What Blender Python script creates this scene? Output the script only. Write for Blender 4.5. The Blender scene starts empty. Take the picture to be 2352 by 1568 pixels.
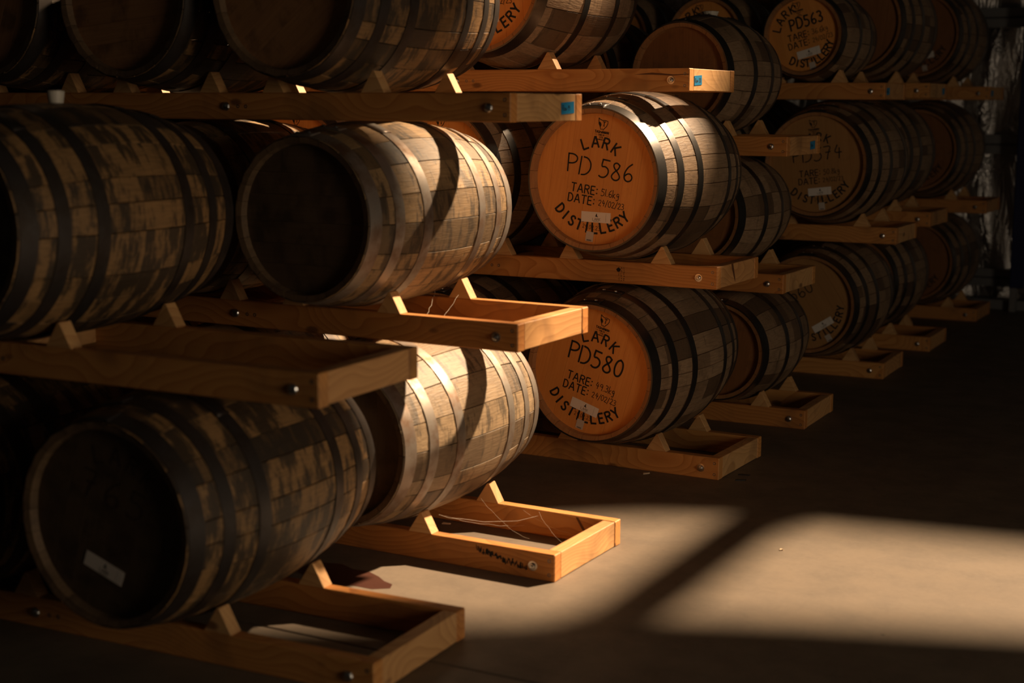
import bpy, bmesh, math, random
from mathutils import Vector, Matrix
random.seed(7)
R = math.radians

# ------------------------------------------------------------------ camera
SC = bpy.context.scene
COL = SC.collection
F_PX, PITCH, ROLL, YAW, CAM_H = 3415.43, 0.15751, 0.00453, 0.49180, 1.494
def camera():
    cd = bpy.data.cameras.new('camera'); o = bpy.data.objects.new('camera', cd); COL.objects.link(o)
    cd.sensor_width = 36.0; cd.lens = F_PX / 2352 * 36.0; cd.clip_end = 200
    fw = Vector((-math.sin(YAW) * math.cos(PITCH), math.cos(YAW) * math.cos(PITCH), -math.sin(PITCH)))
    rt = Vector((math.cos(YAW), math.sin(YAW), 0)); up = rt.cross(fw)
    c, s = math.cos(ROLL), math.sin(ROLL)
    rt, up = rt * c + up * s, up * c - rt * s
    m = Matrix((rt, up, -fw)).transposed().to_4x4(); m.translation = (0, 0, CAM_H)
    o.matrix_world = m
    cd.dof.use_dof = True; cd.dof.focus_distance = 6.1; cd.dof.aperture_fstop = 2.0
    SC.camera = o
camera()

# ------------------------------------------------------------------ light
SUN = Vector((0.38363, 0.64184, 0.66398))          # towards the sun, through the roof light
def lights():
    w = bpy.data.worlds.new('world'); SC.world = w; w.use_nodes = True
    b = w.node_tree.nodes['Background']; b.inputs[0].default_value = (1.0, 0.86, 0.70, 1); b.inputs[1].default_value = 0.010
    l = bpy.data.lights.new('sun', 'SUN'); l.energy = 13.0; l.angle = R(1.5); l.color = (1.0, 0.71, 0.44)
    o = bpy.data.objects.new('sun', l); COL.objects.link(o)
    o.rotation_euler = SUN.to_track_quat('Z', 'Y').to_euler()
    # daylight coming in at the doorway in the wall on the aisle's far side
    a = bpy.data.lights.new('doorway_daylight', 'AREA'); a.shape = 'RECTANGLE'; a.size = 1.9; a.size_y = 2.1
    a.energy = 72.0; a.color = (1.0, 0.80, 0.58)
    o = bpy.data.objects.new('doorway_daylight', a); COL.objects.link(o)
    o.location = (3.93, 1.9, 1.25)
    o.rotation_euler = Vector((1, 0, 0)).to_track_quat('Z', 'Y').to_euler()
lights()
SC.cycles.max_bounces = 6
SC.view_settings.view_transform = 'Standard'; SC.view_settings.look = 'None'
SC.view_settings.exposure = 0.0; SC.view_settings.gamma = 1.0; SC.view_settings.use_curve_mapping = False

# ------------------------------------------------------------------ node helpers
class NT:
    def __init__(s, name):
        s.m = bpy.data.materials.new(name); s.m.use_nodes = True; s.t = s.m.node_tree
        s.b = s.t.nodes['Principled BSDF']
    def n(s, typ, **kw):
        nd = s.t.nodes.new(typ)
        for k, v in kw.items():
            if k.startswith('i_'):
                k = k[2:]; k = int(k) if k.isdigit() else k.replace('_', ' ')
                if isinstance(v, bpy.types.NodeSocket): s.t.links.new(v, nd.inputs[k])
                else: nd.inputs[k].default_value = v
            else: setattr(nd, k, v)
        return nd
    def set(s, inp, v):
        if isinstance(v, bpy.types.NodeSocket): s.t.links.new(v, s.b.inputs[inp])
        else: s.b.inputs[inp].default_value = v
    def math(s, op, a, b=0.0, c=0.0):
        return s.n('ShaderNodeMath', operation=op, i_0=a, i_1=b, i_2=c).outputs[0]
    def mix(s, f, a, b, mode='MIX'):
        nd = s.t.nodes.new('ShaderNodeMix'); nd.data_type = 'RGBA'; nd.blend_type = mode
        for i, v in ((0, f), (6, a), (7, b)):
            if isinstance(v, bpy.types.NodeSocket): s.t.links.new(v, nd.inputs[i])
            else: nd.inputs[i].default_value = v if i == 0 else tuple(v) + (1,) * (4 - len(v))
        return nd.outputs[2]
    def ramp(s, f, stops, interp='LINEAR'):
        nd = s.n('ShaderNodeValToRGB', i_0=f); cr = nd.color_ramp; cr.interpolation = interp
        while len(cr.elements) < len(stops): cr.elements.new(0.5)
        for e, (p, c) in zip(cr.elements, stops):
            e.position = p; e.color = (c, c, c, 1) if not hasattr(c, '__len__') else tuple(c) + (1,)
        return nd.outputs[0]
    def coords(s, scale=(1, 1, 1), rnd=7.0):
        tc = s.n('ShaderNodeTexCoord').outputs['Object']
        r = s.n('ShaderNodeObjectInfo').outputs['Random']
        off = s.n('ShaderNodeCombineXYZ', i_0=s.math('MULTIPLY', r, rnd), i_1=s.math('MULTIPLY', r, rnd * 1.7), i_2=s.math('MULTIPLY', r, rnd * 2.3)).outputs[0]
        v = s.n('ShaderNodeVectorMath', operation='MULTIPLY', i_0=tc, i_1=scale).outputs[0]
        return s.n('ShaderNodeVectorMath', operation='ADD', i_0=v, i_1=off).outputs[0]
    def noise(s, vec, scale, detail=3.0, rough=0.55, dist=0.0):
        return s.n('ShaderNodeTexNoise', i_Vector=vec, i_Scale=scale, i_Detail=detail, i_Roughness=rough, i_Distortion=dist).outputs[0]
    def bump(s, h, strength, dist=0.01):
        s.set('Normal', s.n('ShaderNodeBump', i_Height=h, i_Strength=strength, i_Distance=dist).outputs[0])
    def rnd(s): return s.n('ShaderNodeObjectInfo').outputs['Random']

M = {}
def plain(name, col, rough=0.6, metal=0.0):
    k = NT(name); k.set('Base Color', tuple(col) + (1,)); k.set('Roughness', rough); k.set('Metallic', metal); M[name] = k.m; return k

def pine(name, axis, l0, l1, d0, d1):
    k = NT(name)
    sc = {'x': (0.5, 1, 1), 'y': (1, 0.5, 1)}[axis]
    v = k.coords(sc)
    warp = k.noise(v, 2.6, 2.0)
    comb = k.n('ShaderNodeSeparateXYZ', i_0=v)
    t = k.math('ADD', k.math('MULTIPLY', comb.outputs[2], 30.0), k.math('MULTIPLY', comb.outputs[1 if axis == 'x' else 0], 22.0))
    t = k.math('ADD', t, k.math('MULTIPLY', warp, 26.0))
    ring = k.math('FRACT', t)
    fine = k.noise(k.coords(tuple(0.25 if a == axis else 3.0 for a in 'xyz')), 30.0, 4.0)
    rr = k.rnd()
    light = k.mix(rr, l0, l1)
    dark = k.mix(rr, d0, d1)
    ringm = k.ramp(ring, [(0.0, 0.0), (0.72, 0.55), (0.92, 1.0), (1.0, 0.0)])
    c = k.mix(k.math('MULTIPLY', ringm, 0.75), light, dark)
    c = k.mix(k.math('MULTIPLY', fine, 0.35), c, dark)
    vv = k.n('ShaderNodeTexVoronoi', i_Vector=k.coords(tuple(1.0 if a == axis else 2.1 for a in 'xyz')), i_Scale=3.6)
    kn = k.ramp(vv.outputs['Distance'], [(0.0, 1.0), (0.075, 0.9), (0.12, 0.0)])
    c = k.mix(k.math('MULTIPLY', kn, 0.8), c, (0.10, 0.035, 0.012))
    dirt = k.ramp(k.noise(k.coords(), 5.0, 3.0), [(0.55, 0.0), (0.78, 0.6)])
    c = k.mix(dirt, c, (0.16, 0.075, 0.03))
    k.set('Base Color', c); k.set('Roughness', 0.62)
    k.bump(k.noise(k.coords(tuple(0.25 if a == axis else 3.0 for a in 'xyz')), 30.0, 1.0), 0.15, 0.004); M[name] = k.m
pine('pine_along', 'x', (0.72, 0.36, 0.110), (0.64, 0.27, 0.068), (0.46, 0.17, 0.035), (0.40, 0.13, 0.026)); pine('pine_across', 'y', (0.75, 0.44, 0.185), (0.69, 0.36, 0.135), (0.50, 0.26, 0.09), (0.44, 0.20, 0.065)); pine('pine_pale', 'x', (0.74, 0.44, 0.19), (0.70, 0.40, 0.16), (0.56, 0.28, 0.10), (0.50, 0.24, 0.08))

def stave_mat(name, light, mid, dark, stain, sections, sect=0.55):
    """sections: list of |fractions| along the barrel where the tint steps; stain 0..1 of black mould"""
    k = NT(name)
    tc = k.n('ShaderNodeTexCoord').outputs['Object']; y = k.n('ShaderNodeSeparateXYZ', i_0=tc).outputs[1]
    rr = k.rnd()
    sec = k.ramp(k.math('MULTIPLY_ADD', y, 1.0, 0.5), sections, 'CONSTANT')
    wn = k.n('ShaderNodeTexWhiteNoise', noise_dimensions='2D', i_Vector=k.n('ShaderNodeCombineXYZ', i_0=k.math('MULTIPLY', rr, 311.7), i_1=k.math('MULTIPLY', sec, 17.3)).outputs[0]).outputs[0]
    grain = k.noise(k.coords((9, 0.7, 9)), 16.0, 3.0, 0.65)
    blot = k.noise(k.coords((1, 1, 1), 3.0), 7.0, 3.0, 0.6)
    tint = k.math('ADD', k.math('MULTIPLY', wn, sect), k.math('MULTIPLY', rr, 1.0 - sect))
    c = k.mix(tint, light, mid)
    c = k.mix(k.ramp(tint, [(0.60, 0.0), (0.76, 0.8)]), c, dark)
    c = k.mix(k.ramp(grain, [(0.38, 0.0), (0.75, 0.55)]), c, dark)
    c = k.mix(k.ramp(blot, [(0.5, 0.0), (0.75, 0.5)]), c, dark)
    # weather stains running round the barrel across the staves
    run = k.noise(k.coords((3.0, 11.0, 3.0), 0.35), 2.4, 5.0, 0.68)
    lo = 0.62 - 0.20 * stain
    sm = k.ramp(k.math('ADD', run, k.math('MULTIPLY', k.math('SUBTRACT', wn, 0.5), 0.16 * stain)), [(lo, 0.0), (lo + 0.10, 0.45 + 0.5 * stain)])
    c = k.mix(sm, c, (0.030, 0.022, 0.015))
    k.set('Base Color', c); k.set('Roughness', 0.58)
    k.bump(k.noise(k.coords((9, 0.7, 9)), 16.0, 2.0, 0.65), 0.30, 0.005); M[name] = k.m
SECS = [(0.0, .05), (0.14, .2), (0.31, .35), (0.48, .5), (0.66, .65), (0.83, .8)]
stave_mat('stave_new', (0.40, 0.265, 0.155), (0.23, 0.142, 0.080), (0.080, 0.046, 0.025), 0.26, SECS, 0.6)
stave_mat('stave_old_pale', (0.34, 0.240, 0.136), (0.25, 0.170, 0.094), (0.090, 0.057, 0.031), 0.52, SECS, 0.3)
stave_mat('stave_old_grey', (0.38, 0.24, 0.112), (0.27, 0.168, 0.078), (0.09, 0.058, 0.030), 0.66, SECS, 0.25)
stave_mat('stave_old_dark', (0.38, 0.215, 0.085), (0.26, 0.145, 0.057), (0.06, 0.036, 0.016), 0.88, SECS, 0.25)

def head_mat(name, a, b, dirt):
    k = NT(name)
    fine = k.noise(k.coords((5.0, 1, 0.22)), 26.0, 3.0, 0.6)
    broad = k.noise(k.coords((3.5, 1, 0.4)), 5.0, 3.0)
    c = k.mix(k.rnd(), a, tuple(x * 0.86 for x in a))
    c = k.mix(k.ramp(fine, [(0.35, 0.0), (0.72, 0.75)]), c, b)
    c = k.mix(k.ramp(broad, [(0.45, 0.0), (0.8, 0.5)]), c, b)
    d = k.noise(k.coords((1.2, 1, 2.0)), 5.0, 4.0, 0.65)
    c = k.mix(k.ramp(d, [(0.62 - 0.25 * dirt, 0.0), (0.8 - 0.25 * dirt, 0.15 + 0.75 * dirt)]), c, (0.028, 0.016, 0.009))
    k.set('Base Color', c); k.set('Roughness', 0.55); M[name] = k.m
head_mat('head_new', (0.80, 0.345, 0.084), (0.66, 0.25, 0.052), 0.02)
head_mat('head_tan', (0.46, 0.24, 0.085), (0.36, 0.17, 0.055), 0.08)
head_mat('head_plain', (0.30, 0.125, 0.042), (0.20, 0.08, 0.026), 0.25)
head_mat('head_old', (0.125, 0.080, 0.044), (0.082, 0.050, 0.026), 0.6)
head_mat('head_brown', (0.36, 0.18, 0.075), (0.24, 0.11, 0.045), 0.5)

head_mat('chime_new', (0.42, 0.20, 0.075), (0.28, 0.12, 0.045), 0.2)
head_mat('chime_old', (0.17, 0.105, 0.055), (0.09, 0.055, 0.03), 0.5)
def hoop_mat(name, a, b, rough, metal):
    k = NT(name)
    n1 = k.noise(k.coords((1, 1, 1), 5.0), 9.0, 4.0, 0.65); n2 = k.noise(k.coords((1, 1, 1), 5.0), 45.0, 1.0)
    k.set('Base Color', k.mix(k.ramp(n1, [(0.42, 0.0), (0.68, 1.0)]), a, b))
    k.set('Metallic', metal); k.set('Roughness', k.math('MULTIPLY_ADD', n1, 0.30, rough - 0.10)); k.bump(n2, 0.06, 0.003); M[name] = k.m
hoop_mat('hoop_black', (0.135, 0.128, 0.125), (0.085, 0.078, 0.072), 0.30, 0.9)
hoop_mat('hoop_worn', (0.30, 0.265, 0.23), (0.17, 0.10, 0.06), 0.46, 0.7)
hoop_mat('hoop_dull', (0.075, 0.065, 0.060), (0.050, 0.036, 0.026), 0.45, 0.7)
plain('ink', (0.012, 0.010, 0.009), 0.7); plain('faded_ink', (0.05, 0.028, 0.016), 0.8)
plain('paper', (0.80, 0.72, 0.64), 0.6); plain('tag_paper', (0.55, 0.47, 0.40), 0.6)
plain('blue_tape', (0.010, 0.22, 0.46), 0.5); plain('steel', (0.62, 0.60, 0.58), 0.28, 1.0); plain('dark_steel', (0.20, 0.20, 0.20), 0.4, 0.9)
plain('bung_white', (0.66, 0.60, 0.50), 0.45); plain('navy_paint', (0.010, 0.016, 0.075), 0.45)
plain('galvanised', (0.26, 0.26, 0.26), 0.5, 0.6); plain('cobweb', (0.75, 0.65, 0.52), 0.8); plain('chip_wood', (0.60, 0.44, 0.28), 0.7)
plain('knot', (0.13, 0.048, 0.016), 0.7); plain('black_scrap', (0.02, 0.018, 0.016), 0.6); plain('dark_sheet', (0.05, 0.045, 0.04), 0.8)
def concrete():
    k = NT('concrete'); v = k.coords((1, 1, 1), 0.0)
    a = k.noise(v, 0.9, 5.0, 0.6); b = k.noise(v, 6.0, 6.0, 0.65); c = k.noise(v, 60.0, 4.0)
    col = k.mix(k.ramp(a, [(0.3, 0.0), (0.7, 1.0)]), (0.190, 0.148, 0.108), (0.150, 0.115, 0.083))
    col = k.mix(k.ramp(b, [(0.40, 0.0), (0.70, 0.75)]), col, (0.095, 0.072, 0.052))
    col = k.mix(k.math('MULTIPLY', c, 0.35), col, (0.24, 0.195, 0.145))
    sp = k.n('ShaderNodeTexVoronoi', i_Vector=v, i_Scale=5.5, i_Randomness=1.0).outputs['Distance']
    col = k.mix(k.ramp(sp, [(0.0, 0.9), (0.028, 0.8), (0.04, 0.0)]), col, (0.06, 0.045, 0.035))
    k.set('Base Color', col); k.set('Roughness', k.math('MULTIPLY_ADD', b, 0.3, 0.45)); k.bump(k.noise(v, 40.0, 1.0), 0.06, 0.006); M['concrete'] = k.m
concrete()
def foil():
    k = NT('foil'); v = k.coords((1, 1, 0.30), 0.0)
    a = k.noise(v, 7.0, 3.0, 0.6, 1.2); b = k.noise(k.coords((1, 1, 1), 0.0), 60.0, 3.0)
    k.set('Base Color', (0.78, 0.74, 0.70, 1)); k.set('Metallic', 1.0); k.set('Roughness', 0.36)
    k.bump(k.math('ADD', a, k.math('MULTIPLY', b, 0.12)), 1.0, 0.06); M['foil'] = k.m
foil()
def stain_mat():
    k = NT('wine_stain'); n = k.noise(k.coords((1, 1, 1), 0.0), 9.0, 4.0)
    k.set('Base Color', k.mix(n, (0.040, 0.010, 0.007), (0.085, 0.032, 0.018))); k.set('Roughness', 0.45); M['wine_stain'] = k.m
stain_mat()

# ------------------------------------------------------------------ mesh helpers
def mesh(name, verts, faces, smooth=None):
    me = bpy.data.meshes.new(name); me.from_pydata(verts, [], faces); me.update()
    if smooth is not None:
        me.polygons.foreach_set('use_smooth', [i in smooth for i in range(len(faces))])
    return me
def obj(name, me, mat=None, parent=None, loc=None, rot=None):
    if mat and not me.materials: me.materials.append(M[mat])
    o = bpy.data.objects.new(name, me); COL.objects.link(o)
    if parent: o.parent = parent
    if loc: o.location = loc
    if rot: o.rotation_euler = rot
    return o
def tag(o, label=None, cat=None, group=None, kind=None):
    for k, v in (('label', label), ('category', cat), ('group', group), ('kind', kind)):
        if v: o[k] = v
    return o
def empty(name, loc, rot=(0, 0, 0)):
    o = bpy.data.objects.new(name, None); COL.objects.link(o); o.location = loc; o.rotation_euler = rot
    o.empty_display_size = 0.1; return o
def box_mesh(name, x0, x1, y0, y1, z0, z1, bev=0.0025):
    bm = bmesh.new(); bmesh.ops.create_cube(bm, size=1.0)
    for v in bm.verts:
        v.co = Vector(((x0 + x1) / 2 + v.co.x * (x1 - x0), (y0 + y1) / 2 + v.co.y * (y1 - y0), (z0 + z1) / 2 + v.co.z * (z1 - z0)))
    if bev: bmesh.ops.bevel(bm, geom=bm.edges[:], offset=bev, segments=1, affect='EDGES')
    me = bpy.data.meshes.new(name); bm.to_mesh(me); bm.free(); return me
def lathe_mesh(name, prof, seg=16, axis='-y', off=(0, 0, 0)):
    """prof: (radius, height) pairs; axis: the way height grows"""
    vs, fs = [], []
    for r, h in prof:
        for i in range(seg):
            a = 2 * math.pi * i / seg; u, w = r * math.cos(a), r * math.sin(a)
            p = {'-y': (u, -h, w), 'z': (u, w, h)}[axis]
            vs.append((p[0] + off[0], p[1] + off[1], p[2] + off[2]))
    for j in range(len(prof) - 1):
        for i in range(seg):
            a, b = j * seg + i, j * seg + (i + 1) % seg
            fs.append((a, b, b + seg, a + seg))
    fs.append(tuple(range((len(prof) - 1) * seg, len(prof) * seg)))
    return mesh(name, vs, fs)

# ------------------------------------------------------------------ stroke lettering
def _c(*p): return list(p)
GL = {
 'L': (.55, [[(0, 1), (0, .1)], [(0, 0), (.55, 0)]]),
 'A': (.70, [[(0, 0), (.30, .98)], [(.38, 1), (.70, 0)], [(.20, .34), (.50, .34)]]),
 'R': (.58, [[(0, 0), (0, 1)], [(.12, 1), (.40, 1), (.55, .88), (.55, .66), (.40, .53), (.12, .53)], [(.30, .48), (.58, 0)]]),
 'K': (.58, [[(0, 0), (0, 1)], [(.56, 1), (.10, .52)], [(.16, .50), (.58, 0)]]),
 'D': (.60, [[(0, 0), (0, 1)], [(.13, 1), (.36, .97), (.56, .75), (.60, .5), (.56, .25), (.36, .03), (.13, 0)]]),
 'I': (.06, [[(.03, 0), (.03, 1)]]),
 'S': (.50, [[(.48, .84), (.38, .97), (.2, .99), (.05, .86), (.05, .66), (.2, .55), (.36, .46), (.5, .32), (.48, .12), (.33, .0), (.15, .02), (0, .16)]]),
 'T': (.60, [[(.30, 0), (.30, .92)], [(0, 1), (.26, 1)], [(.34, 1), (.60, 1)]]),
 'E': (.50, [[(0, 0), (0, 1)], [(.10, 1), (.50, 1)], [(.10, .52), (.42, .52)], [(.10, 0), (.50, 0)]]),
 'Y': (.60, [[(0, 1), (.27, .52)], [(.60, 1), (.31, .50), (.29, 0)]]),
 'P': (.52, [[(.03, 0), (0, 1)], [(0, .98), (.30, 1.0), (.52, .86), (.50, .62), (.30, .48), (.04, .46)]]),
 'M': (.70, [[(0, 0), (.05, 1), (.35, .3), (.65, 1), (.70, 0)]]),
 'N': (.60, [[(0, 0), (0, 1)], [(0, 1), (.6, 0)], [(.6, 0), (.6, 1)]]),
 'C': (.55, [[(.55, .85), (.4, 1), (.2, .98), (.03, .75), (0, .5), (.03, .25), (.2, .02), (.4, 0), (.55, .15)]]),
 'O': (.60, [[(.3, 1), (.1, .92), (0, .5), (.1, .08), (.3, 0), (.5, .08), (.6, .5), (.5, .92), (.3, 1)]]),
 '0': (.50, [[(.26, 1), (.08, .88), (0, .5), (.08, .1), (.24, 0), (.42, .1), (.5, .5), (.44, .88), (.26, 1)]]),
 '1': (.12, [[(.06, 1), (.04, 0)]]),
 '2': (.50, [[(.04, .8), (.14, .97), (.36, .97), (.47, .8), (.38, .5), (.02, .03), (.2, .06), (.5, .02)]]),
 '3': (.48, [[(.03, .92), (.25, 1), (.44, .85), (.38, .62), (.17, .54), (.4, .48), (.48, .25), (.36, .03), (.15, 0), (0, .1)]]),
 '4': (.55, [[(.30, 1), (.03, .42), (.55, .46)], [(.42, .78), (.36, 0)]]),
 '5': (.52, [[(.50, .98), (.10, 1.0)], [(.12, 1.0), (.07, .58), (.28, .64), (.48, .5), (.5, .25), (.34, .03), (.12, 0), (0, .08)]]),
 '6': (.50, [[(.42, 1), (.18, .78), (.03, .4), (.08, .1), (.25, 0), (.44, .08), (.5, .28), (.38, .46), (.2, .44), (.06, .28)]]),
 '7': (.50, [[(0, .95), (.5, 1), (.30, .5), (.22, 0)], [(.12, .52), (.44, .56)]]),
 '8': (.50, [[(.44, .86), (.28, 1), (.1, .9), (.12, .7), (.4, .42), (.5, .2), (.36, .02), (.14, .02), (0, .2), (.12, .42), (.38, .66), (.44, .86)]]),
 '9': (.48, [[(.44, .8), (.28, .98), (.08, .9), (.04, .66), (.2, .52), (.40, .62), (.45, .85), (.40, 0)]]),
 '/': (.34, [[(0, -.12), (.34, 1.1)]]), '.': (.10, [[(.02, .05), (.09, .05)]]), ':': (.10, [[(.01, .22), (.09, .22)], [(.01, .72), (.09, .72)]]),
 'k': (.40, [[(0, 1.1), (0, 0)], [(.34, .6), (.04, .3), (.38, 0)]]),
 'g': (.40, [[(.36, .6), (.15, .66), (.02, .42), (.12, .2), (.34, .28), (.38, .62), (.34, -.2), (.18, -.36), (.02, -.25)]]),
 'o': (.38, [[(.2, .6), (.04, .45), (.04, .15), (.2, 0), (.36, .15), (.36, .45), (.2, .6)]]), 'w': (.5, [[(0, .6), (.12, 0), (.25, .5), (.38, 0), (.5, .6)]]),
 ' ': (.34, []), '-': (.4, [[(0, .45), (.4, .45)]]),
}
def chaikin(p, it=2):
    for _ in range(it):
        if len(p) < 3: return p
        q = [p[0]]
        for a, b in zip(p[:-1], p[1:]):
            q += [(a[0] * .75 + b[0] * .25, a[1] * .75 + b[1] * .25), (a[0] * .25 + b[0] * .75, a[1] * .25 + b[1] * .75)]
        q.append(p[-1]); p = q
    return p
class Ink:
    """flat strokes in the (u right, v up) plane, later laid on a surface"""
    def __init__(s): s.v, s.f = [], []
    def stroke(s, pts, w):
        pts = [Vector(p) for p in pts]; n = len(pts); b = len(s.v)
        for i, p in enumerate(pts):
            d = (pts[min(i + 1, n - 1)] - pts[max(i - 1, 0)])
            d = d.normalized() if d.length > 1e-9 else Vector((1, 0))
            e = -d * w * .3 if i == 0 else (d * w * .3 if i == n - 1 else Vector((0, 0)))
            k = Vector((-d.y, d.x)) * w / 2
            s.v += [tuple(p + e - k), tuple(p + e + k)]
        for i in range(n - 1):
            a = b + 2 * i; s.f.append((a, a + 2, a + 3, a + 1))
    def poly(s, pts):
        b = len(s.v); s.v += [tuple(p) for p in pts]; s.f.append(tuple(range(b, b + len(pts))))
    def line(s, txt, u, v, h, w, ang=0.0, gap=.22, wob=0.0, smooth=2, sx=1.0):
        """text with its left foot at (u, v)"""
        c, sn = math.cos(ang), math.sin(ang); x = 0.0
        for ch in txt:
            wd, st = GL[ch]; dy = random.uniform(-wob, wob); sl = random.uniform(-wob, wob)
            for p in st:
                q = [((x + a * sx + sl * b) * h, (b + dy) * h) for a, b in p]
                s.stroke([(u + a * c - b * sn, v + a * sn + b * c) for a, b in chaikin(q, smooth)], w)
            x += wd * sx + gap
        return x * h
    def arc(s, txt, r, a0, step, h, w, under=False):
        """letters set on a circle; angles clockwise from the top (or anticlockwise from the bottom when under)"""
        for i, ch in enumerate(txt):
            a = R(a0 + step * i); wd, st = GL[ch]
            if under: pos = Vector((math.sin(a) * r, -math.cos(a) * r)); t = a
            else: pos = Vector((math.sin(a) * r, math.cos(a) * r)); t = -a
            c, sn = math.cos(t), math.sin(t)
            for p in st:
                q = [((x - wd / 2) * h, (y - .5) * h) for x, y in p]
                s.stroke([(pos.x + x * c - y * sn, pos.y + x * sn + y * c) for x, y in chaikin(q, 2)], w)
    def mesh(s, name): return mesh(name, [(x, 0, y) for x, y in s.v], s.f)
    def rot(s, ang):
        c, n = math.cos(ang), math.sin(ang); s.v = [(x * c - y * n, x * n + y * c) for x, y in s.v]; return s
    def move(s, u, v): s.v = [(x + u, y + v) for x, y in s.v]; return s

def emblem(u, v, sc=1.0):
    k = Ink()
    o = [(-.024, .026), (-.016, .020), (-.004, .017), (.010, .019), (.024, .016), (.024, .004), (.018, -.010), (.010, -.018), (.006, -.026), (.0, -.022), (-.008, -.025), (-.012, -.014), (-.018, -.004), (-.022, .008), (-.024, .026)]
    k.stroke(o, .0035)
    k.stroke([(-.001, .012), (.013, .012)], .0035); k.stroke([(.006, .012), (.006, -.008)], .004); k.stroke([(.002, -.008), (.010, -.008)], .002)
    k.poly([(-.024, .006), (-.017, .010), (-.010, .004), (-.007, -.004), (-.010, -.013), (-.017, -.008), (-.022, -.002)])
    k.line('TASMANIAN', -.036, -.042, .0105, .0028, gap=.20, smooth=1)
    k.stroke([(-.036, -.050), (-.022, -.050)], .0015); k.line('CASK CO', -.016, -.053, .006, .0016, gap=.2, smooth=1); k.stroke([(.020, -.050), (.036, -.050)], .0015)
    k.line('225L', -.010, -.065, .008, .0015, smooth=1); k.line('AMERICAN OAK', -.019, -.074, .0045, .0012, gap=.18, smooth=0)
    k.v = [(x * sc + u, y * sc + v) for x, y in k.v]
    return k
def sticker(parent, y, u, v, ang, w=.13, h=.042):
    """white paper label with bird, wordmark and a blank square"""
    lab = obj('paper_label', box_mesh('paper_label', -w / 2, w / 2, -.0005, .0005, -h / 2, h / 2, 0), 'paper', parent, (u, y - .0009, v), (0, -ang, 0))
    lab['label'] = 'white paper label'
    k = Ink(); k.line('LARK', -.014, -.0135, .0105, .0012, gap=.26, smooth=1)
    k.stroke([(-.010, -.0175), (.014, -.0175)], .0012)
    k.poly([(-.004, .004), (.000, .008), (.001, .013), (.004, .015), (.006, .013), (.004, .011), (.006, .006), (.010, .001), (.003, .002)])
    k.stroke([(.045, -.017), (.045, .017)], .0005)
    obj('label_print', k.mesh('label_print'), 'ink', lab, (0, -.0008, 0))
def small_tag(parent, y, u, v, ang=0.0):
    t = obj('square_tag', box_mesh('square_tag', -.017, .017, -.0005, .0005, -.020, .020, 0), 'tag_paper', parent, (u, y - .0009, v), (0, -ang, 0))
    k = Ink()
    for i in range(3): k.stroke([(-.010, -.013 - .002 * i), (.010, -.013 - .002 * i)], .0012)
    obj('tag_print', k.mesh('tag_print'), 'ink', t, (0, -.0008, 0))

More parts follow.
